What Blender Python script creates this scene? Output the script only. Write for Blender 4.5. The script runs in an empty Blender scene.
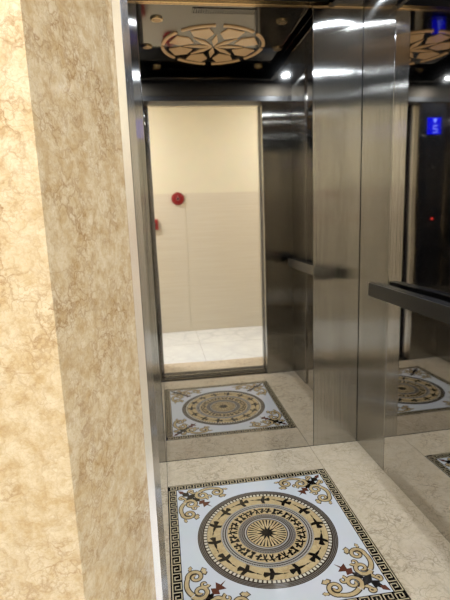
import bpy, bmesh, math, random
from mathutils import Vector, Matrix
random.seed(7)
S = 0.83                      # layout below is in survey units, S turns them into metres
SC = bpy.context.scene
COL = SC.collection
PI = math.pi

# ------------------------------------------------------------------ materials
def srgb(r, g, b):
    f = lambda c: (c/255/12.92) if c/255 <= .04045 else ((c/255+.055)/1.055)**2.4
    return (f(r), f(g), f(b), 1)

def new_mat(name):
    m = bpy.data.materials.new(name); m.use_nodes = True
    nt = m.node_tree
    b = nt.nodes['Principled BSDF']
    return m, nt, b

def N(nt, t, **kw):
    n = nt.nodes.new(t)
    for k, v in kw.items():
        if k in n.inputs.keys() if hasattr(n.inputs, 'keys') else False:
            n.inputs[k].default_value = v
        else:
            setattr(n, k, v)
    return n

def plain(name, col, rough=.5, metal=0., coat=0., emit=None, estr=0., spec=None):
    m, nt, b = new_mat(name)
    b.inputs['Base Color'].default_value = col
    b.inputs['Roughness'].default_value = rough
    b.inputs['Metallic'].default_value = metal
    b.inputs['Coat Weight'].default_value = coat
    if spec is not None: b.inputs['Specular IOR Level'].default_value = spec
    if emit:
        b.inputs['Emission Color'].default_value = emit
        b.inputs['Emission Strength'].default_value = estr
    # slight procedural tone variation, so no surface is perfectly uniform
    tc = N(nt, 'ShaderNodeTexCoord'); no = N(nt, 'ShaderNodeTexNoise'); no.inputs['Scale'].default_value = 9
    nt.links.new(tc.outputs['Object'], no.inputs['Vector'])
    mx = N(nt, 'ShaderNodeMix', data_type='RGBA', blend_type='MULTIPLY')
    mx.inputs['Factor'].default_value = .08
    mx.inputs['A'].default_value = col
    nt.links.new(no.outputs['Color'], mx.inputs['B'])
    nt.links.new(mx.outputs['Result'], b.inputs['Base Color'])
    return m

def ramp(nt, stops):
    r = nt.nodes.new('ShaderNodeValToRGB')
    while len(r.color_ramp.elements) > 1: r.color_ramp.elements.remove(r.color_ramp.elements[0])
    r.color_ramp.elements[0].position = stops[0][0]; r.color_ramp.elements[0].color = stops[0][1]
    for p, c in stops[1:]:
        e = r.color_ramp.elements.new(p); e.color = c
    return r

def mixc(nt, fac, a, b, mode='MIX'):
    mx = N(nt, 'ShaderNodeMix', data_type='RGBA', blend_type=mode)
    for sock, v in (('Factor', fac), ('A', a), ('B', b)):
        if isinstance(v, (tuple, float, int)): mx.inputs[sock].default_value = v
        else: nt.links.new(v, mx.inputs[sock])
    return mx.outputs['Result']

def marble(name, base, light, vein, scale=5, vein_amt=.8, rough=.12, coat=.0, warp=.07, fine=0., curl=.9):
    m, nt, b = new_mat(name); L = nt.links.new
    tc = N(nt, 'ShaderNodeTexCoord')
    n1 = N(nt, 'ShaderNodeTexNoise'); n1.inputs['Scale'].default_value = scale*curl; n1.inputs['Detail'].default_value = 6
    L(tc.outputs['Object'], n1.inputs['Vector'])
    sub = N(nt, 'ShaderNodeVectorMath', operation='MULTIPLY_ADD')
    L(n1.outputs['Color'], sub.inputs[0]); sub.inputs[1].default_value = (warp, warp, warp)
    L(tc.outputs['Object'], sub.inputs[2])
    def crack(sc, hi):
        v = N(nt, 'ShaderNodeTexVoronoi', feature='DISTANCE_TO_EDGE'); v.inputs['Scale'].default_value = sc
        L(sub.outputs[0], v.inputs['Vector'])
        r = ramp(nt, [(0, (1, 1, 1, 1)), (hi*.35, (.55, .55, .55, 1)), (hi, (0, 0, 0, 1))])
        L(v.outputs['Distance'], r.inputs['Fac']); return r.outputs['Color']
    c1 = crack(scale*1.6, .07); c2 = crack(scale*4.2, .10)
    n2 = N(nt, 'ShaderNodeTexNoise'); n2.inputs['Scale'].default_value = scale*.7; n2.inputs['Detail'].default_value = 4
    L(tc.outputs['Object'], n2.inputs['Vector'])
    gate = ramp(nt, [(.42, (0, 0, 0, 1)), (.62, (1, 1, 1, 1))]); L(n2.outputs['Fac'], gate.inputs['Fac'])
    n3 = N(nt, 'ShaderNodeTexNoise'); n3.inputs['Scale'].default_value = scale*2.6; n3.inputs['Detail'].default_value = 8; n3.inputs['Roughness'].default_value = .7
    L(tc.outputs['Object'], n3.inputs['Vector'])
    blot = ramp(nt, [(.35, (0, 0, 0, 1)), (.68, (1, 1, 1, 1))]); L(n3.outputs['Fac'], blot.inputs['Fac'])
    col = mixc(nt, blot.outputs['Color'], base, light)
    g2 = mixc(nt, .75, c2, gate.outputs['Color'], 'MULTIPLY')
    f1 = mixc(nt, 1.0, c1, (vein_amt,)*3+(1,), 'MULTIPLY')
    f2 = mixc(nt, 1.0, g2, (vein_amt*.75,)*3+(1,), 'MULTIPLY')
    col = mixc(nt, f2, col, vein)
    # thicker veins only come through here and there
    g1 = mixc(nt, .7, f1, gate.outputs['Color'], 'MULTIPLY')
    col = mixc(nt, g1, col, vein)
    if fine:      # close web of thin lines over the whole stone
        c3 = crack(scale*5.5, .13)
        col = mixc(nt, mixc(nt, 1.0, c3, (fine,)*3+(1,), 'MULTIPLY'), col, vein)
    L(col, b.inputs['Base Color'])
    b.inputs['Roughness'].default_value = rough
    b.inputs['Coat Weight'].default_value = coat
    return m

def steel(name, col, rough=.3, aniso=.9, wave=.02, grain=.07, rot=.25, hair=0.):
    """stainless sheet with a vertical hairline finish"""
    m, nt, b = new_mat(name); L = nt.links.new
    b.inputs['Metallic'].default_value = 1
    b.inputs['Roughness'].default_value = rough
    b.inputs['Anisotropic'].default_value = aniso
    b.inputs['Anisotropic Rotation'].default_value = rot
    tg = N(nt, 'ShaderNodeCombineXYZ'); tg.inputs['Z'].default_value = 1
    L(tg.outputs[0], b.inputs['Tangent'])
    tc = N(nt, 'ShaderNodeTexCoord'); mp = N(nt, 'ShaderNodeMapping'); mp.inputs['Scale'].default_value = (420, 420, 1.5)
    L(tc.outputs['Object'], mp.inputs['Vector'])
    no = N(nt, 'ShaderNodeTexNoise'); no.inputs['Scale'].default_value = 1; no.inputs['Detail'].default_value = 3
    L(mp.outputs[0], no.inputs['Vector'])
    r = ramp(nt, [(.25, tuple(c*(1-grain) for c in col[:3])+(1,)), (.75, tuple(min(1, c*(1+grain)) for c in col[:3])+(1,))])
    L(no.outputs['Fac'], r.inputs['Fac'])
    # faint wiped patches
    n4 = N(nt, 'ShaderNodeTexNoise'); n4.inputs['Scale'].default_value = 5; n4.inputs['Detail'].default_value = 5
    L(tc.outputs['Object'], n4.inputs['Vector'])
    r4 = ramp(nt, [(.3, (rough*.93,)*3+(1,)), (.7, (rough*1.07,)*3+(1,))]); L(n4.outputs['Fac'], r4.inputs['Fac'])
    L(r4.outputs['Color'], b.inputs['Roughness'])
    L(r.outputs['Color'], b.inputs['Base Color'])
    if wave:
        n2 = N(nt, 'ShaderNodeTexNoise'); n2.inputs['Scale'].default_value = 2.2; n2.inputs['Detail'].default_value = 1
        L(tc.outputs['Object'], n2.inputs['Vector'])
        bp = N(nt, 'ShaderNodeBump'); bp.inputs['Strength'].default_value = 1; bp.inputs['Distance'].default_value = wave
        L(n2.outputs['Fac'], bp.inputs['Height']); L(bp.outputs[0], b.inputs['Normal'])
        if hair:      # fine vertical scratches tip the surface sideways only
            mp2 = N(nt, 'ShaderNodeMapping'); mp2.inputs['Scale'].default_value = (6000, 6000, 2)
            L(tc.outputs['Object'], mp2.inputs['Vector'])
            n5 = N(nt, 'ShaderNodeTexNoise'); n5.inputs['Scale'].default_value = 1; n5.inputs['Detail'].default_value = 1
            L(mp2.outputs[0], n5.inputs['Vector'])
            ma = N(nt, 'ShaderNodeMath', operation='SUBTRACT'); L(n5.outputs['Fac'], ma.inputs[0]); ma.inputs[1].default_value = .5
            mm = N(nt, 'ShaderNodeMath', operation='MULTIPLY'); L(ma.outputs[0], mm.inputs[0]); mm.inputs[1].default_value = hair
            cr = N(nt, 'ShaderNodeVectorMath', operation='CROSS_PRODUCT'); L(bp.outputs[0], cr.inputs[0]); cr.inputs[1].default_value = (0, 0, 1)
            sc = N(nt, 'ShaderNodeVectorMath', operation='SCALE'); L(cr.outputs[0], sc.inputs[0]); L(mm.outputs[0], sc.inputs['Scale'])
            ad = N(nt, 'ShaderNodeVectorMath', operation='ADD'); L(bp.outputs[0], ad.inputs[0]); L(sc.outputs[0], ad.inputs[1])
            nm = N(nt, 'ShaderNodeVectorMath', operation='NORMALIZE'); L(ad.outputs[0], nm.inputs[0]); L(nm.outputs[0], b.inputs['Normal'])
    return m

M = {}
M['marble_gold'] = marble('golden marble', srgb(180, 159, 124), srgb(208, 199, 180), srgb(130, 94, 52), scale=17, vein_amt=.6, rough=.1, warp=.06, fine=.12, curl=2.6)
M['floor_marble'] = marble('cream floor marble', srgb(206, 190, 164), srgb(218, 204, 182), srgb(138, 120, 98), scale=9, vein_amt=.6, warp=.3, rough=.1)
M['white_marble'] = marble('white landing marble', srgb(222, 225, 226), srgb(236, 238, 238), srgb(190, 195, 198), scale=2, vein_amt=.5, rough=.15)
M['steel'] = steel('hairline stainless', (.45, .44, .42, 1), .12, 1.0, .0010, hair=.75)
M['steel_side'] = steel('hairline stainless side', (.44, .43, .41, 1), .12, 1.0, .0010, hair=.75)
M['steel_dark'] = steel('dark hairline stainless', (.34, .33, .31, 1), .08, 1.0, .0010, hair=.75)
M['transom'] = plain('dark satin transom', (.06, .052, .042, 1), .55, 1)
M['steel_plain'] = plain('polished stainless', (.55, .54, .52, 1), .2, 1)
M['steel_frame'] = plain('door frame stainless', (.60, .60, .63, 1), .22, 1)
M['rail'] = plain('handrail stainless', (.10, .099, .098, 1), .3, 1)
M['rail_dark'] = plain('handrail reflected dark', (.012, .012, .013, 1), .25, 0)  # black coloured in for dark reflection and shade on the steel rail
M['mirror'] = steel('mirror stainless', (.60, .58, .555, 1), .03, 0, .0006, 0.0)
M['black_mirror'] = plain('black mirror steel', (.2, .193, .18, 1), .06, 1)
M['border_steel'] = plain('dark border steel', (.10, .10, .11, 1), .08, 1)
M['gold_trim'] = plain('copper trim', (.85, .62, .34, 1), .15, 1)
M['petal'] = plain('tan acrylic with reflection glow', srgb(204, 164, 112), .25, 0, .4, srgb(235, 185, 125), .26)  # faint emission stands in for the landing reflected in the petals
M['petal_edge'] = plain('gold rim', (.75, .55, .3, 1), .2, 1)
M['black'] = plain('black', (.01, .01, .011, 1), .4)
M['black_gloss'] = plain('black gloss panel', (.012, .012, .014, 1), .08, 0, .5)
M['lamp'] = plain('lit lens', (1, 1, 1, 1), .4, 0, 0, (.78, .9, 1, 1), 40)
M['lamp_tan'] = plain('unlit lens', srgb(200, 165, 120), .25, .6)
M['wall_paint'] = plain('cream paint', srgb(226, 219, 196), .6)
M['red'] = plain('red plastic', srgb(140, 16, 22), .3)
M['red_button'] = plain('lit red button', srgb(200, 30, 30), .3, 0, 0, (1, .05, .04, 1), .8)
M['blue_screen'] = plain('blue screen', srgb(0, 0, 120), .2, 0, 0, (.005, .005, .95, 1), 1.1)
M['blue_text'] = plain('screen segments', srgb(120, 140, 240), .3, 0, 0, (.22, .28, 1, 1), 1.1)
M['dark_gap'] = plain('dark gap', (.012, .012, .012, 1), .6)
M['white_ceiling'] = plain('white ceiling paint', srgb(232, 230, 224), .7)
M['landing_lamp'] = plain('landing diffuser', (1, 1, 1, 1), .5, 0, 0, (1, .97, .93, 1), 6)
# medallion stones
M['m_white'] = plain('white polished stone', srgb(214, 218, 226), .08)
M['m_dark'] = plain('black polished stone', srgb(24, 19, 16), .1)
M['m_brown'] = plain('dark brown stone', srgb(62, 50, 40), .1)
M['m_tan'] = marble('tan stone', srgb(188, 164, 120), srgb(206, 186, 146), srgb(150, 116, 74), scale=14, vein_amt=.4, rough=.1)
M['m_key'] = plain('cream key stone', srgb(205, 190, 158), .1)
M['m_bead'] = plain('pale bead stone', srgb(216, 208, 190), .1)
M['m_grey'] = plain('grey stone', srgb(132, 126, 120), .1)
M['m_lgrey'] = plain('pale grey stone', srgb(176, 172, 166), .1)
M['m_red'] = plain('red brown stone', srgb(96, 52, 38), .1)

# landing wall tile: pale, fine horizontal wood-like lines, thin joints
def tile_mat():
    m, nt, b = new_mat('beige lined wall tile'); L = nt.links.new
    tc = N(nt, 'ShaderNodeTexCoord'); mp = N(nt, 'ShaderNodeMapping'); mp.inputs['Scale'].default_value = (1.2, 1, 46)
    L(tc.outputs['Object'], mp.inputs['Vector'])
    no = N(nt, 'ShaderNodeTexNoise'); no.inputs['Scale'].default_value = 1.6; no.inputs['Detail'].default_value = 6
    L(mp.outputs[0], no.inputs['Vector'])
    r = ramp(nt, [(.3, srgb(208, 199, 180)), (.7, srgb(216, 208, 191))]); L(no.outputs['Fac'], r.inputs['Fac'])
    L(r.outputs['Color'], b.inputs['Base Color']); b.inputs['Roughness'].default_value = .3
    return m
M['tile'] = tile_mat()

# ------------------------------------------------------------------ mesh helpers
class MB:
    """collects shapes (survey units) and links them as ONE mesh object"""
    def __init__(s): s.bm = bmesh.new()
    def box(s, x0, y0, z0, x1, y1, z1, bev=0):
        r = bmesh.ops.create_cube(s.bm, size=1)
        for v in r['verts']:
            v.co = Vector(((x0+x1)/2+v.co.x*(x1-x0), (y0+y1)/2+v.co.y*(y1-y0), (z0+z1)/2+v.co.z*(z1-z0)))
        if bev:
            es = list({e for v in r['verts'] for e in v.link_edges})
            bmesh.ops.bevel(s.bm, geom=es, offset=bev, segments=2, affect='EDGES', profile=.5)
        return s
    def prism(s, pts, z0, z1):
        n = len(pts)
        a = [s.bm.verts.new((x, y, z0)) for x, y in pts]; c = [s.bm.verts.new((x, y, z1)) for x, y in pts]
        s.bm.faces.new(list(reversed(a))); s.bm.faces.new(c)
        for i in range(n): s.bm.faces.new((a[i], a[(i+1) % n], c[(i+1) % n], c[i]))
        return s
    def poly(s, pts, z, d=.0012):
        if abs(area(pts)) < 1e-9: return s
        if area(pts) < 0: pts = pts[::-1]
        return s.prism(pts, z-d, z)
    def ring(s, r0, r1, z0, z1, c=(0, 0), a0=0, a1=2*PI, n=64):
        full = abs(a1-a0-2*PI) < 1e-6
        k = n if full else n+1
        rows = []
        for i in range(k):
            a = a0+(a1-a0)*i/n
            ca, sa = math.cos(a), math.sin(a)
            rows.append([s.bm.verts.new((c[0]+r*ca, c[1]+r*sa, z)) for r, z in ((r0, z0), (r1, z0), (r1, z1), (r0, z1))])
        for i in range(n):
            A, B = rows[i], rows[(i+1) % k]
            for j in range(4): s.bm.faces.new((A[j], A[(j+1) % 4], B[(j+1) % 4], B[j]))
        if not full: s.bm.faces.new(rows[0]); s.bm.faces.new(rows[-1][::-1])
        return s
    def cyl(s, p, axis, r, h, n=24, r2=None):
        m = Vector((0, 0, 1)).rotation_difference(Vector(axis)).to_matrix().to_4x4()
        bmesh.ops.create_cone(s.bm, cap_ends=True, segments=n, radius1=r, radius2=r if r2 is None else r2, depth=h,
                              matrix=Matrix.Translation(Vector(p)+Vector(axis).normalized()*h/2) @ m)
        return s
    def lathe(s, prof, p, axis, n=32):
        m = Matrix.Translation(Vector(p)) @ Vector((0, 0, 1)).rotation_difference(Vector(axis)).to_matrix().to_4x4()
        rows = []
        for i in range(n):
            a = 2*PI*i/n
            rows.append([s.bm.verts.new(m @ Vector((r*math.cos(a), r*math.sin(a), z))) for r, z in prof])
        for i in range(n):
            A, B = rows[i], rows[(i+1) % n]
            for j in range(len(prof)-1):
                s.bm.faces.new((A[j], B[j], B[j+1], A[j+1]))
        for j in (0, -1):
            if prof[j][0] > 1e-5: s.bm.faces.new([r[j] for r in rows])
        bmesh.ops.remove_doubles(s.bm, verts=s.bm.verts, dist=1e-6)
        return s
    def ribbon(s, pts, w, z, d=.0012):
        """tapered flat band along a polyline; w is a number or a list of half widths"""
        n = len(pts); L = []; R = []
        for i, (x, y) in enumerate(pts):
            a = pts[max(0, i-1)]; c = pts[min(n-1, i+1)]
            dx, dy = c[0]-a[0], c[1]-a[1]; l = math.hypot(dx, dy) or 1
            ww = w[i] if isinstance(w, list) else w
            L.append((x-dy/l*ww, y+dx/l*ww)); R.append((x+dy/l*ww, y-dx/l*ww))
        for i in range(n-1):
            q = [R[i], R[i+1], L[i+1], L[i]]
            vs = [s.bm.verts.new((*p, z)) for p in q]; s.bm.faces.new(vs)
        return s
    def build(s, name, mat, parent=None, smooth=False):
        global OBJ
        bm = s.bm
        bmesh.ops.recalc_face_normals(bm, faces=bm.faces)
        for v in bm.verts: v.co *= S
        if parent is None:
            xs = [v.co for v in bm.verts]
            lo = Vector([min(c[i] for c in xs) for i in range(3)]); hi = Vector([max(c[i] for c in xs) for i in range(3)])
            org = Vector(((lo.x+hi.x)/2, (lo.y+hi.y)/2, lo.z))
        else: org = Vector(parent['_o'])
        for v in bm.verts: v.co -= org
        if smooth:
            for f in bm.faces: f.smooth = True
        me = bpy.data.meshes.new(name); bm.to_mesh(me); bm.free()
        me.materials.append(mat)
        o = bpy.data.objects.new(name, me); COL.objects.link(o)
        o['_o'] = tuple(org)
        if parent is None: o.location = org
        else: o.parent = parent
        if smooth:
            try: me.set_sharp_from_angle(angle=math.radians(35))
            except Exception: pass
        return o

def area(p): return sum(p[i][0]*p[(i+1) % len(p)][1]-p[(i+1) % len(p)][0]*p[i][1] for i in range(len(p)))/2
def empty(name, x, y, z):
    o = bpy.data.objects.new(name, None); COL.objects.link(o); o.location = (x*S, y*S, z*S); o['_o'] = (x*S, y*S, z*S)
    o.empty_display_size = .05; return o
def tag(o, label, cat, group=None):
    o['label'] = label; o['category'] = cat
    if group: o['group'] = group
    return o
def struct(o): o['kind'] = 'structure'; return o
def dup(root, x, y, z, label):
    r = root.copy(); COL.objects.link(r); r.location = (x*S, y*S, z*S); r['_o'] = (x*S, y*S, z*S); r['label'] = label
    for ch in list(root.children):
        c = ch.copy(); COL.objects.link(c); c.parent = r
        for g in list(ch.children):
            d = g.copy(); COL.objects.link(d); d.parent = c
    return r

# ------------------------------------------------------------------ layout numbers (survey units)
XL, XR = -.37, 1.21           # car side walls
YF, YB = 1.22, 2.64           # car front and back walls (inner faces)
OL, OR = -.062, .945          # door opening
ZB, ZR = 2.60, 2.69           # ceiling border, recessed ceiling panel
ZD = 2.478                     # opening height
ML, MR = -.05, .913           # back mirror
WY0, WY1 = .69, .95           # landing front wall: face, and where the splayed reveal ends
LY = -.66                     # opposite landing wall
LH = 3.1
LX0, LX1 = -2.2, 2.9
MED = (.42, 1.89); MHX, MHY = .466, .478

# ------------------------------------------------------------------ car floor
g = .0012
mx0, mx1, my0, my1 = MED[0]-MHX, MED[0]+MHX, MED[1]-MHY, MED[1]+MHY
fl = MB()
for (a, b_, c, d) in ((XL-.012, YF, mx0, YB), (mx1, YF, XR+.012, YB), (mx0, my1, mx1, YB), (mx0, YF, mx1, my0)):
    fl.box(a+g, b_+g, -.03, c-g, d-g, 0)
struct(fl.build('floor', M['floor_marble']))
struct(MB().box(XL-.05, YF-.1, -.06, XR+.05, YB+.05, -.0305).build('floor_base', M['dark_gap']))

# ------------------------------------------------------------------ medallion set in the floor
med = tag(empty('floor_medallion', MED[0], MED[1], -.03),
          'square inlaid stone floor medallion with white field, bronze-drum circle and scroll corners', 'floor medallion')
cx, cy = MED
q = MB().box(mx0+.0015, my0+.0015, -.03, mx1-.0015, my1-.0015, .0002)
q.build('field', M['m_white'], med)
e = .00035
bw = .048
q = MB()
X0, X1, Y0, Y1 = mx0+.0015, mx1-.0015, my0+.0015, my1-.0015
for r in ((X0, Y0, X1, Y0+bw), (X0, Y1-bw, X1, Y1), (X0, Y0+bw, X0+bw, Y1-bw), (X1-bw, Y0+bw, X1, Y1-bw)):
    q.box(r[0], r[1], -.001, r[2], r[3], e)
key_b = q.build('key_border', M['m_dark'], med)
# Greek key strokes
q = MB()
def key_unit(fn, u):
    t = .0023
    for a, b_ in (((0, 0), (0, 4)), ((0, 4), (4, 4)), ((4, 4), (4, 1.2)), ((4, 1.2), (2, 1.2)), ((2, 1.2), (2, 2.7)), ((0, 0), (5.3, 0))):
        p0 = fn(a[0]*u, a[1]*u); p1 = fn(b_[0]*u, b_[1]*u)
        q.box(min(p0[0], p1[0])-t, min(p0[1], p1[1])-t, 0, max(p0[0], p1[0])+t, max(p0[1], p1[1])+t, e*2)
nk = 17
for side in range(4):
    Ls = (X1-X0-2*bw) if side % 2 == 0 else (Y1-Y0-2*bw)
    p = Ls/nk; u = p/5.6
    for k in range(nk+1):
        off = bw+k*p-.0 if k < nk else bw+k*p
        d0 = (bw-4*u)/2
        if side == 0: fn = lambda a, b_: (X0+off+a, Y0+d0+b_)
        if side == 2: fn = lambda a, b_: (X1-off-a, Y1-d0-b_)
        if side == 1: fn = lambda a, b_: (X1-d0-b_, Y0+off+a)
        if side == 3: fn = lambda a, b_: (X0+d0+b_, Y1-off-a)
        if k < nk: key_unit(fn, u)
        else:
            c0 = fn(0, 0)
            key_unit(fn, u*.9)
q.build('key_line', M['m_key'], key_b)
# thin light line inside the border
q = MB()
ir = bw+.001
# round drum picture
SY = MHY/MHX
def pol(r, a): return (cx+r*math.cos(a), cy+r*math.sin(a))
def disc(r, z, n=96): return [pol(r, 2*PI*i/n) for i in range(n)]
R = .333
drum = MB().poly(disc(R, 0), e).build('drum_disc', M['m_brown'], med)
q = MB()
for rr in (.327, .320, .313): q.ring(rr-.0012, rr+.0012, 0, e*2, MED, n=96)
q.build('rim_line', M['m_grey'], drum)
q = MB()
nb = 96
for i in range(nb):
    a = 2*PI*i/nb; da = PI/nb*.62
    q.poly([pol(.290, a-da), pol(.304, a-da), pol(.304, a+da), pol(.290, a+da)], e*2)
q.build('bead_ring', M['m_bead'], drum)
q = MB().ring(.222, .288, 0, e*2, MED, n=96); q.build('bird_band', M['m_tan'], drum)
# flying birds
q = MB()
def bird(a, r, z):
    ca, sa = math.cos(a), math.sin(a)
    def T(t, n): t *= 1.3; n *= 1.18; return (cx+(r+n)*ca - t*sa, cy+(r+n)*sa + t*ca)
    body = [(.036, .000), (.014, .006), (-.012, .007), (-.030, .016), (-.034, .004), (-.030, -.010), (-.012, -.006), (.014, -.004)]
    wing1 = [(.004, .004), (-.004, .026), (-.016, .027), (-.012, .005)]
    wing2 = [(.006, -.003), (.000, -.025), (-.012, -.027), (-.010, -.004)]
    beak = [(.052, -.002), (.034, .003), (.034, -.003)]
    for P_, dz in ((body, 0), (wing1, .00004), (wing2, .00008), (beak, .00012)):
        q.poly([T(*p) for p in P_], z+dz)
for i in range(14): bird(2*PI*i/14+.1, .255, e*3)
q.build('bird_ring', M['m_dark'], drum)
q = MB()
for r0, r1 in ((.215, .221), (.203, .208), (.192, .197)): q.ring(r0, r1, 0, e*2, MED, n=96)
q.build('line_ring', M['m_lgrey'], drum)
q = MB()
for i in range(120):
    a = 2*PI*i/120
    q.poly([pol(.2085, a-.012), pol(.2145, a-.012+.018), pol(.2145, a+.012+.018), pol(.2085, a+.012)], e*2)
q.build('hatch_ring', M['m_grey'], drum)
q = MB().ring(.138, .191, 0, e*2, MED, n=96); q.build('figure_band', M['m_tan'], drum)
q = MB()
rnd = random.Random(3)
for i in range(34):
    a = 2*PI*i/34
    def T2(t, n): return pol(.164+n*1.08, a+t*1.3/.164)
    k = rnd.choice([0, 1, 2])
    if k == 0:
        shapes = [[(-.011, -.02), (-.005, -.02), (.003, .004), (.009, .02), (.003, .022), (-.004, .006)], [(-.012, .010), (.011, .004), (.012, .009), (-.010, .016)], [(.002, -.02), (.008, -.021), (.005, .0), (-.001, -.004)]]
    elif k == 1:
        shapes = [[(-.012, -.02), (.010, -.02), (.006, -.006), (-.008, -.008)], [(-.003, -.02), (.003, -.02), (.005, .021), (-.005, .019)], [(-.013, .012), (-.003, .003), (-.001, .008), (-.010, .02)]]
    else:
        shapes = [[(-.013, -.004), (.012, -.010), (.012, -.002), (-.01, .004)], [(.002, -.018), (.010, -.016), (.002, .02), (-.006, .016)], [(.004, .01), (.013, .006), (.012, .016), (.006, .018)]]
    for j, sh in enumerate(shapes): q.poly([T2(*p) for p in sh], e*3+j*.00004)
q.build('figure_ring', M['m_dark'], drum)
q = MB()
for r0, r1 in ((.132, .137), (.122, .1275), (.113, .118)): q.ring(r0, r1, 0, e*2, MED, n=96)
for i in range(72):
    a = 2*PI*i/72
    q.poly([pol(.1278, a), pol(.1318, a+.02), pol(.1318, a+.055), pol(.1278, a+.035)], e*2)
q.build('inner_line_ring', M['m_grey'], drum)
q = MB().ring(.100, .107, 0, e*2, MED, n=96); q.build('white_ring', M['m_lgrey'], drum)
MB().poly(disc(.095, 0), e*2).build('star_ground', M['m_tan'], drum)
q = MB()
for i in range(32):
    a = 2*PI*i/32
    q.poly([pol(.048, a-.02), pol(.092, a-.045), pol(.092, a+.045), pol(.048, a+.02)], e*3)
q.build('ray', M['m_dark'], drum)
st = []
for i in range(24): st.append(pol(.056 if i % 2 == 0 else .024, 2*PI*i/24))
MB().poly(st, e*3.5).build('star', M['m_dark'], drum)

# corner ornaments
def spiral(c, r, a0, turns, sgn, n=34, r_end=.18):
    return [(c[0]+r*(1-(1-r_end)*i/n)*math.cos(a0+sgn*2*PI*turns*i/n), c[1]+r*(1-(1-r_end)*i/n)*math.sin(a0+sgn*2*PI*turns*i/n)) for i in range(n+1)]
def bez(p0, p1, p2, n=14):
    return [((1-t)**2*p0[0]+2*t*(1-t)*p1[0]+t*t*p2[0], (1-t)**2*p0[1]+2*t*(1-t)*p1[1]+t*t*p2[1]) for t in [i/n for i in range(n+1)]]
def leaf(c, a, l, w):
    pts = []
    for t, s_ in ((0, 0), (.25, .8), (.5, .55), (.62, 1.0), (.8, .5), (1, 0), (.8, -.5), (.62, -1.0), (.5, -.55), (.25, -.8)):
        x, y = t*l, s_*w
        pts.append((c[0]+x*math.cos(a)-y*math.sin(a), c[1]+x*math.sin(a)+y*math.cos(a)))
    return pts
curves = []
def tp(n, w0, w1): return [w0+(w1-w0)*i/(n-1) for i in range(n)]
for (pts, w0, w1) in (
    (spiral((.212, .052), .034, -PI/2-.3, 1.35, 1), .010, .005),
    (bez((.205, .018), (.155, .002), (.12, .036)), .009, .011),
    (spiral((.132, .066), .036, -PI/2-.5, 1.3, -1), .011, .005),
    (bez((.10, .05), (.075, .035), (.058, .012)), .010, .004),
    (spiral((.075, .022), .015, PI*.9, 1.0, 1, 20), .006, .003),
    (spiral((.170, .086), .019, PI*.6, .9, 1, 20), .007, .003)):
    curves.append((pts, tp(len(pts), w0, w1)))
lv = [leaf((.222, .094), -.25, .036, .012), leaf((.247, .030), .2, .026, .008)]
black_leaf = [(.026, .030), (.040, .052), (.036, .062), (.058, .066), (.050, .092), (.078, .084), (.092, .108), (.104, .094), (.108, .104), (.112, .112),
              (.104, .108), (.094, .104), (.108, .092), (.084, .078), (.092, .050), (.066, .058), (.062, .036), (.052, .040), (.030, .026)]
red_leaf = [(.104, .104), (.100, .126), (.116, .124), (.118, .148), (.132, .136), (.150, .150), (.136, .132), (.148, .118), (.124, .116), (.126, .100)]
brown_tip = [(.020, .020), (.028, .042), (.044, .044), (.042, .028)]
corner_labels = 0
def big(P_): return [(.074+(x-.074)*1.3, .074+(y-.074)*1.3) for x, y in P_]
black_leaf, red_leaf, brown_tip = big(black_leaf), big(red_leaf), big(brown_tip)
FX, FY = MHX-bw-.004, MHY-bw-.004
for sx in (-1, 1):
    for sy in (-1, 1):
        K = 1.02
        def C_(p): return (cx+sx*(FX-p[0]*K), cy+sy*(FY-p[1]*K))
        o_ = MB(); t_ = MB(); zz = 0
        for mirror in (0, 1):
            for pts, w in curves:
                pp = [C_((p[1], p[0]) if mirror else p) for p in pts]
                zz += 1
                o_.ribbon(pp, [x*.85+.0042 for x in w], e*2+zz*.00001)
                t_.ribbon(pp, [x*.8 for x in w], e*3.2+zz*.00001)
            for lf in lv:
                pp = [C_((p[1], p[0]) if mirror else p) for p in lf]
                mx_ = sum(p[0] for p in pp)/len(pp); my_ = sum(p[1] for p in pp)/len(pp)
                o_.poly([(mx_+(p[0]-mx_)*1.35, my_+(p[1]-my_)*1.35) for p in pp], e*2)
                t_.poly(pp, e*3.2)
        scr = t_.build('corner_scroll', M['m_tan'], med)
        o_.build('scroll_outline', M['m_brown'], scr)
        lf_ = MB().poly([C_(p) for p in black_leaf], e*4).build('black_leaf', M['m_dark'], med)
        MB().poly([C_(p) for p in red_leaf], e*4.3).build('leaf_tip', M['m_red'], lf_)
        MB().poly([C_(p) for p in brown_tip], e*4.3).build('leaf_base', M['m_red'], lf_)

# ------------------------------------------------------------------ car walls
t = .012
wb = struct(MB().box(XL-.05, YB+t, -.03, XR+.05, YB+.06, 2.75).build('wall_back', M['black']))
zt = ZB+.022
sb = MB().box(XL, YB, .0015, ML-.0015, YB+t, zt, .0012).build('steel_panel', M['steel'], wb)
sb2 = MB().box(MR+.0015, YB, .0015, XR-.002, YB+t, zt, .0012).build('steel_panel', M['steel'], wb)
MB().box(ML, YB+.002, .0015, MR, YB+t, zt, .0012).build('mirror_panel', M['mirror'], wb)
MB().box(XL, YB-.012, zt, XR, YB+t, zt+.022, .002).build('top_trim', M['gold_trim'], wb)

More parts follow.
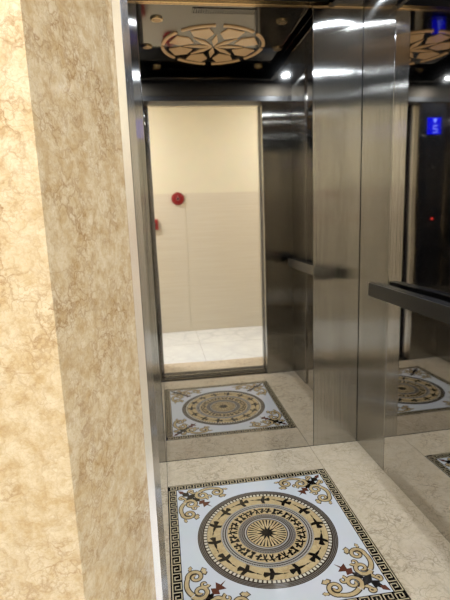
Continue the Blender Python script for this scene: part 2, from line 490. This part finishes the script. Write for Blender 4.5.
MY0, MY1 = 1.58, 2.275
for nm, x, sgn in (('wall_right', XR, 1), ('wall_left', XL, -1)):
    a, b_ = sorted((x+sgn*.025, x+sgn*.07))
    w = struct(MB().box(a, YF, -.03, b_, YB+.05, 2.75).build(nm, M['black']))
    a, b_ = sorted((x, x+sgn*t))
    ms = M['steel_side']
    MB().box(a, MY1+.001, .0015, b_, YB-.001, zt, .0012).build('steel_panel', ms, w)
    MB().box(a, YF+.001, .0015, b_, MY0-.001, zt, .0012).build('steel_panel', ms, w)
    MB().prism([(x+sgn*.002, MY1), (x+sgn*.0125, MY0), (x+sgn*.024, MY0), (x+sgn*.024, MY1)], .0015, zt).build('mirror_panel', M['mirror'], w)
    a, b_ = sorted((x-sgn*.010, x+sgn*t))
    MB().box(a, YF+.001, zt, b_, YB-.014, zt+.022, .002).build('top_trim', M['border_steel'], w)

# front returns and transom (their inner faces look into the car)
YT = 1.165
wf = struct(MB().box(XL-.05, YT, -.03, OL-.004, YF-.002, 2.75).box(OR+.004, YT, -.03, XR+.05, YF-.002, 2.75)
            .box(OL-.004, YT, ZD+.004, OR+.004, YF-.002, 2.75).build('wall_front', M['black']))
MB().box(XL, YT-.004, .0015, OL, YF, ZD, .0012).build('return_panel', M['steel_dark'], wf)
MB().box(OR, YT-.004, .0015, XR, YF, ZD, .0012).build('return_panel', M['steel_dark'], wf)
MB().box(OL-.01, YT-.003, ZD+.001, OR+.01, YF-.001, ZD+.038).build('header_seal', M['black'], wf)
MB().box(XL, YT-.004, ZD+.04, XR, YF, ZB+.02, .0012).build('transom_panel', M['transom'], wf)

# ------------------------------------------------------------------ car ceiling
RX0, RX1, RY0, RY1 = -.10, 1.0, 1.34, 2.625
ce = struct(MB().box(XL-.05, YT, 2.76, XR+.05, YB+.05, 2.80).build('ceiling', M['black']))
MB().box(RX0-.02, RY0-.02, ZR, RX1+.02, YB+.011, ZR+.02).build('center_panel', M['black_mirror'], ce)
q = MB()
for r in ((XL, YF, XR, RY0), (XL, RY0, RX0, RY1), (RX1, RY0, XR, RY1)):
    q.box(r[0], r[1], ZB+.03, r[2], r[3], ZR)
q.build('border_panel', M['border_steel'], ce)
q = MB()
w_ = .03
for r in ((RX0-w_, RY0-w_, RX1+w_, RY0), (RX0-w_, RY0, RX0, RY1), (RX1, RY0, RX1+w_, RY1)):
    q.box(r[0], r[1], ZB+.018, r[2], r[3], ZR-.002)
q.build('step_trim', M['border_steel'], ce)

# flower light
FC = (.455, 1.85)
fl_ = tag(empty('ceiling_light', FC[0], FC[1], ZR-.006), 'round flower-shaped tan ceiling light with star petals and broken ring in the lift', 'ceiling light')
def fp(r, a): return (FC[0]+r*math.cos(a), FC[1]+r*math.sin(a))
for k in range(8):
    a = PI/8+k*PI/4
    MB().ring(.345, .366, ZR-.008, ZR-.0005, FC, a-PI/8+.07, a+PI/8-.07, 16).build('ring_segment', M['petal'], fl_)
for k in range(8):
    a = k*PI/4
    MB().prism([fp(.014, a), fp(.105, a-.19), fp(.21, a), fp(.105, a+.19)], ZR-.006, ZR-.0005).build('star_petal', M['petal'], fl_)
for k in range(8):
    a = PI/8+k*PI/4
    MB().prism([fp(.155, a), fp(.232, a-.30), fp(.315, a-.20), fp(.315, a+.20), fp(.232, a+.30)], ZR-.006, ZR-.0005).build('outer_petal', M['petal'], fl_)

# vent slots at the rear of the ceiling
VX0, VX1, VY0, VY1 = .27, .64, 2.375, 2.435
v = tag(empty('ceiling_vent', (VX0+VX1)/2, (VY0+VY1)/2, ZR-.003), 'row of short black ventilation slots at the rear edge of the lift ceiling', 'vent')
MB().box(VX0, VY0, ZR-.001, VX1, VY1, ZR-.0002).build('backing', M['black'], v)
q = MB()
nsl = 26
for i in range(nsl+1):
    x = VX0+(VX1-VX0)*i/nsl
    q.box(x-.0035, VY0, ZR-.004, x+.0035, VY1, ZR-.0005)
q.box(VX0-.004, VY0-.004, ZR-.004, VX1+.004, VY0, ZR-.0005).box(VX0-.004, VY1, ZR-.004, VX1+.004, VY1+.004, ZR-.0005)
q.build('louvre', M['black_mirror'], v)

# unlit gold downlights around the flower
def downlight(x, y, z, lit, label, group):
    d = tag(empty('downlight', x, y, z-.006), label, 'downlight', group)
    MB().lathe([(.024, .0058), (.026, -.004), (.036, -.003), (.040, .0058)], (x, y, z-.006), (0, 0, 1)).build('rim', M['steel_plain' if lit else 'petal_edge'], d, True)
    MB().cyl((x, y, z-.0095), (0, 0, 1), .0255, .006).build('lens', M['lamp' if lit else 'lamp_tan'], d)
    return d
DG = 'unlit gold downlights on the lift ceiling'
dspots = [(.06, 2.285, 'gold downlight at the rear left corner of the flower ceiling panel'),
          (.84, 2.285, 'gold downlight at the rear right corner of the flower ceiling panel'),
          (.055, 1.40, 'gold downlight at the front left corner of the flower ceiling panel'),
          (.875, 1.435, 'gold downlight at the front right corner of the flower ceiling panel'),
          (-.01, 1.83, 'gold downlight left of the ceiling flower, midway between front and rear'),
          (.93, 1.83, 'gold downlight right of the ceiling flower, midway between front and rear')]
d0 = None
for x, y, lb in dspots:
    if d0 is None: d0 = downlight(x, y, ZR, False, lb, DG)
    else: dup(d0, x, y, ZR-.006, lb)
LG = 'lit white spotlights in the ceiling border'
spots = [(1.097, 1.45, 'bright white round spotlight in the dark ceiling border, front right corner above the handrail'),
         (1.09, 2.44, 'lit white spotlight in the ceiling border, rear right corner by the steel panels'),
         (-.20, 1.43, 'lit white spotlight in the ceiling border, front left corner near the button panel'),
         (-.20, 2.44, 'lit white spotlight in the ceiling border, rear left corner')]
d0 = None
for x, y, lb in spots:
    if d0 is None: d0 = downlight(x, y, ZB+.03, True, lb, LG)
    else: dup(d0, x, y, ZB+.03-.006, lb)
    L = bpy.data.lights.new('spot_lamp', 'AREA'); L.shape = 'DISK'; L.size = .05*S; L.energy = 5.5; L.color = (.84, .92, 1); L.spread = math.radians(180)
    lo = bpy.data.objects.new('spot_lamp', L); COL.objects.link(lo); lo.location = (x*S, y*S, (ZB+.03-.0105)*S)

# ------------------------------------------------------------------ handrails
def handrail(x, sgn, y0, y1, z, label):
    h = tag(empty('handrail', x-sgn*.08, (y0+y1)/2, z-.075), label, 'handrail')
    a, b_ = sorted((x-sgn*.062, x-sgn*.098))
    a, b_ = sorted((x-sgn*.032, x-sgn*.084))
    MB().box(a, y0, z-.070, b_, y1, z, .002).build('bar', M['rail_dark'], h)
    a, b_ = sorted((x-sgn*.0835, x-sgn*.088))
    MB().box(a, y0+.001, z-.072, b_, y1-.001, z-.001, .001).build('face_plate', M['rail'], h)
    for y in (y0+.16, (y0+y1)/2, y1-.16):
        br = MB().cyl((x-sgn*.004, y, z-.04), (-sgn, 0, 0), .012, .036).build('bracket', M['rail_dark'], h, True)
        MB().cyl((x+sgn*.0015, y, z-.04), (-sgn, 0, 0), .026, .008).build('wall_flange', M['rail_dark'], br, True)
    return h
handrail(XR, 1, 1.36, 2.33, 1.115, 'flat grey steel handrail with dark reflection coloured into its top on the right mirrored lift wall')
handrail(XL, -1, 1.36, 2.33, 1.115, 'flat grey steel handrail on the left lift wall, seen only in reflection')

# ------------------------------------------------------------------ control panel on the left front return
PX0, PX1 = -.335, -.09
cp = tag(empty('control_panel', (PX0+PX1)/2, YF, .75), 'tall black lift control panel with blue floor display and round buttons', 'control panel')
MB().box(PX0, YF, .75, PX1, YF+.010, 2.46, .003).build('face_plate', M['black_gloss'], cp)
def xs(x): return x
dx0, dx1, dz0, dz1 = -.285, -.148, 2.185, 2.335
sc_ = MB().box(dx0, YF+.0095, dz0, dx1, YF+.0125, dz1, .001).build('display', M['blue_screen'], cp)
yy0, yy1 = YF+.0124, YF+.0135
# viewer faces -y: reading direction runs towards -x
dcx = (dx0+dx1)/2-.012
def seg(a, b_, w=.0028):
    x0, z0 = dcx-a[0], dz0+a[1]; x1, z1 = dcx-b_[0], dz0+b_[1]
    return (min(x0, x1)-w, yy0, min(z0, z1)-w, max(x0, x1)+w, yy1, max(z0, z1)+w)
dg = MB()
for a, b_ in (((-.018, .078), (.018, .078)), ((-.018, .078), (-.018, .048)), ((-.018, .048), (.018, .048)), ((.018, .048), (.018, .018)), ((.018, .018), (-.018, .018))):
    dg.box(*seg(a, b_))
dg.build('digit', M['blue_text'], sc_)
ar = MB()
ax = dcx+.004
vs = [(ax-.014, dz0+.138), (ax+.014, dz0+.138), (ax, dz0+.095)]
f0 = [ar.bm.verts.new((x, yy0, z)) for x, z in vs]; f1 = [ar.bm.verts.new((x, yy1, z)) for x, z in vs]
ar.bm.faces.new(f0); ar.bm.faces.new(f1[::-1])
for i in range(3): ar.bm.faces.new((f0[i], f0[(i+1) % 3], f1[(i+1) % 3], f1[i]))
ar.build('arrow', M['blue_text'], sc_)
MB().cyl((-.215, YF+.009, 1.89), (0, 1, 0), .016, .006).build('key_switch', M['black'], cp, True)
for z in (1.80, 1.675, 1.62, 1.557, 1.41):
    for x in (-.235, -.175):
        red = z < 1.5 and x < -.2
        b_ = MB().lathe([(.0, .006), (.010, .006), (.0125, .004), (.0125, 0)], (x, YF+.0095, z), (0, 1, 0), 20).build('button', M['red_button' if red else 'black_gloss'], cp, True)
        if red: b_['label'] = 'lit red alarm button'
        MB().lathe([(.0135, 0), (.0135, .005), (.0165, .004), (.0165, 0)], (x, YF+.0095, z), (0, 1, 0), 20).build('button_ring', M['steel_plain'], b_, True)

# ------------------------------------------------------------------ sills and doors
s1 = tag(MB().box(OL-.2, 1.105, -.05, OR+.2, YT-.0045, .001, .001).build('car_sill', M['steel_plain']), 'grooved metal sill along the lift car edge of the doorway', 'door sill')
q = MB()
for y in (1.118, 1.132, 1.146): q.box(OL-.2, y, -.001, OR+.2, y+.004, .003)
q.build('groove', M['black'], s1)
q = MB().box(OL-.2, .965, -.05, OR+.2, 1.075, .001, .001)
s2 = tag(q.build('landing_sill', M['steel_plain']), 'grooved metal sill along the landing edge of the doorway', 'door sill')
q = MB()
for y in (.99, 1.015, 1.04): q.box(OL-.2, y, -.001, OR+.2, y+.010, .003)
q.build('groove', M['black'], s2)

for sgn, xe, who in ((-1, OL, 'left'), (1, OR, 'right')):
    a, b_ = sorted((xe+sgn*.009, xe+sgn*.33))
    d = tag(empty('sliding_door', (a+b_)/2, 1.13, .006), 'steel lift car door slid open behind the %s door jamb' % who, 'door')
    MB().box(a, 1.085, .006, b_, 1.146, ZD-.003).build('door_panel', M['steel_frame'], d)
    c, f_ = sorted((xe+sgn*.002, xe+sgn*.008))
    MB().box(c, 1.07, .006, f_, 1.155 if sgn > 0 else 1.084, ZD-.003).build('edge_seal', M['black'], d)

# ------------------------------------------------------------------ landing: front wall with splayed marble reveal, frame
SXL = -.164; FXL = -.063
wl = MB()
wl.prism([(LX0, WY0), (SXL, WY0), (FXL, WY1), (LX0, WY1)], 0, LH)
mirX = lambda x: .91-x
wl.prism([(mirX(FXL), WY1), (mirX(SXL), WY0), (LX1, WY0), (LX1, WY1)], 0, LH)
wl.prism([(SXL, WY0), (mirX(SXL), WY0), (mirX(FXL), WY1), (FXL, WY1)], ZD+.072, LH)
struct(wl.build('wall_landing_front', M['marble_gold']))
fr = MB()
for f_ in (lambda x: x, mirX):
    fr.prism([(f_(a), b_) for a, b_ in [(FXL-.28, .952), (FXL+.001, .952), (-.0475, .952), (-.0465, .958), (-.037, 1.05), (-.06, 1.05), (-.075, .99), (FXL-.28, .99)]], .002, ZD+.034)
fr.box(FXL, .952, ZD+.035, mirX(FXL), 1.05, ZD+.07)
struct(fr.build('trim_1', M['steel_frame']))
struct(MB().box(OL-.3, 1.055, ZD+.001, OR+.3, 1.158, ZD+.16).build('trim_4', M['black']))

# ------------------------------------------------------------------ landing shell
struct(MB().box(LX0, LY, -.04, LX1, .688, 0).build('floor_landing', M['white_marble']))
q = MB()
for x in (.405-.96*2, .405-.96, .405, .405+.96, .405+1.92): q.box(x-.002, LY+.001, -.002, x+.002, .687, .0006)
for y in (.0,): q.box(LX0, y-.002, -.002, LX1, y+.002, .0006)
struct(q.build('trim_2', plain('grey grout', srgb(150, 148, 142), .8)))
struct(MB().box(SXL, .6895, -.04, mirX(SXL), .964, .0004).build('floor_threshold', M['floor_marble']))
struct(MB().box(LX0, LY-.06, 0, LX1, LY, LH).build('wall_landing', M['wall_paint']))
q = MB()
TX = .345; tw = .96; 
x = TX-3*tw
while x < LX1:
    a, b_ = max(x+.003, LX0), min(x+tw-.003, LX1)
    if b_ > a:
        for z0, z1 in ((0.002, .6045), (.6052, 1.2095), (1.2102, 1.815)): q.box(a, LY, z0, b_, LY+.008, z1)
    x += tw
struct(q.build('trim_3', M['tile']))
struct(MB().box(LX0-.06, LY-.06, 0, LX0, WY1, LH).build('wall_landing_left', M['wall_paint']))
struct(MB().box(LX1, LY-.06, 0, LX1+.06, WY1, LH).build('wall_landing_right', M['wall_paint']))
struct(MB().box(LX0-.06, LY-.06, LH, LX1+.06, WY1, LH+.05).build('ceiling_landing', M['white_ceiling']))

# red round call point on the tiled wall
ax_, az_ = .257, 1.747
al = tag(empty('fire_call_point', ax_, LY+.006, az_-.055), 'round dark red fire alarm call point on the tiled landing wall', 'fire alarm')
MB().lathe([(0, .034), (.056, .034), (.076, .026), (.082, .010), (.082, 0)], (ax_, LY+.006, az_), (0, 1, 0), 40).build('housing', M['red'], al, True)
MB().lathe([(0, .041), (.014, .041), (.016, .033)], (ax_, LY+.008, az_-.004), (0, 1, 0), 24).build('push_button', M['black'], al, True)
MB().lathe([(.017, .0335), (.017, .038), (.021, .038), (.022, .0335)], (ax_, LY+.008, az_-.004), (0, 1, 0), 24).build('button_ring', plain('pale pink plastic', srgb(190, 130, 130), .4), al, True)
q = MB(); zc = az_+.026
vs = [(-.008, 0), (.008, 0), (0, .014)]
f0 = [q.bm.verts.new((ax_+x, LY+.041, zc+z)) for x, z in vs]; f1 = [q.bm.verts.new((ax_+x, LY+.043, zc+z)) for x, z in vs]
q.bm.faces.new(f0); q.bm.faces.new(f1[::-1])
for i in range(3): q.bm.faces.new((f0[i], f0[(i+1) % 3], f1[(i+1) % 3], f1[i]))
q.build('flame_mark', plain('pale mark', srgb(205, 160, 155), .5), al)
rb = tag(empty('fire_button_box', -.062, LY, 1.36), 'small red box on the tiled landing wall, partly hidden by the left door jamb', 'fire alarm')
MB().box(-.112, LY+.006, 1.37, -.012, LY+.05, 1.50, .006).build('housing', M['red'], rb)
MB().cyl((-.062, LY+.049, 1.435), (0, 1, 0), .022, .006).build('push_button', M['black'], rb, True)
# landing ceiling lights; the right one is added to brighten wall and reveal
for x, y, en, lb in ((-1.15, .22, 47, 'square white ceiling light panel on the landing left of the lift door'),
                     (2.0, .33, 23, 'added unseen square ceiling light panel on the landing right of the lift door')):
    p = tag(empty('landing_light', x, y, LH-.03), lb, 'ceiling light', 'landing ceiling lights')
    MB().box(x-.30, y-.30, LH-.028, x+.30, y+.30, LH-.0005, .004).build('housing', M['steel_plain'], p)
    MB().box(x-.275, y-.275, LH-.03, x+.275, y+.275, LH-.027).build('diffuser', M['landing_lamp'], p)
    L = bpy.data.lights.new('landing_lamp', 'AREA'); L.shape = 'SQUARE'; L.size = .5*S; L.energy = en; L.color = (.95, .97, 1)
    lo = bpy.data.objects.new('landing_lamp', L); COL.objects.link(lo); lo.location = (x*S, y*S, (LH-.034)*S)

# ------------------------------------------------------------------ world, camera, view
w = bpy.data.worlds.new('World'); SC.world = w; w.use_nodes = True
w.node_tree.nodes['Background'].inputs[0].default_value = (.6, .62, .65, 1)
w.node_tree.nodes['Background'].inputs[1].default_value = .05
cam = bpy.data.cameras.new('camera'); co = bpy.data.objects.new('camera', cam); COL.objects.link(co)
rt = Vector((.98908, .0, 0)); 
# image axes expressed in the room frame
Rr = Vector((0.98908086, -0.14257777, -0.03729125)); Rd = Vector((-0.06212034, -0.17388419, -0.98280484)); Rf = Vector((0.13364177, 0.97439, -0.18084251))
Rr.normalize(); Rf = (Rf-Rr*Rf.dot(Rr)).normalized(); Ru = Rr.cross(Rf).normalized()
mw = Matrix((( Rr.x, Ru.x, -Rf.x, 0), (Rr.y, Ru.y, -Rf.y, 0), (Rr.z, Ru.z, -Rf.z, 0), (0, 0, 0, 1)))
co.matrix_world = Matrix.Translation((0, 0, 1.5*S)) @ mw
cam.sensor_fit = 'VERTICAL'; cam.sensor_height = 24; cam.lens = 451/600*24; cam.clip_start = .01
SC.camera = co
vs_ = SC.view_settings
vs_.view_transform = 'Standard'; vs_.look = 'None'; vs_.gamma = 1; vs_.use_curve_mapping = False; vs_.exposure = .3
SC.cycles.max_bounces = 14; SC.cycles.glossy_bounces = 10; SC.cycles.diffuse_bounces = 6
SC.cycles.sample_clamp_indirect = 8
for o in SC.objects:
    if '_o' in o.keys(): del o['_o']
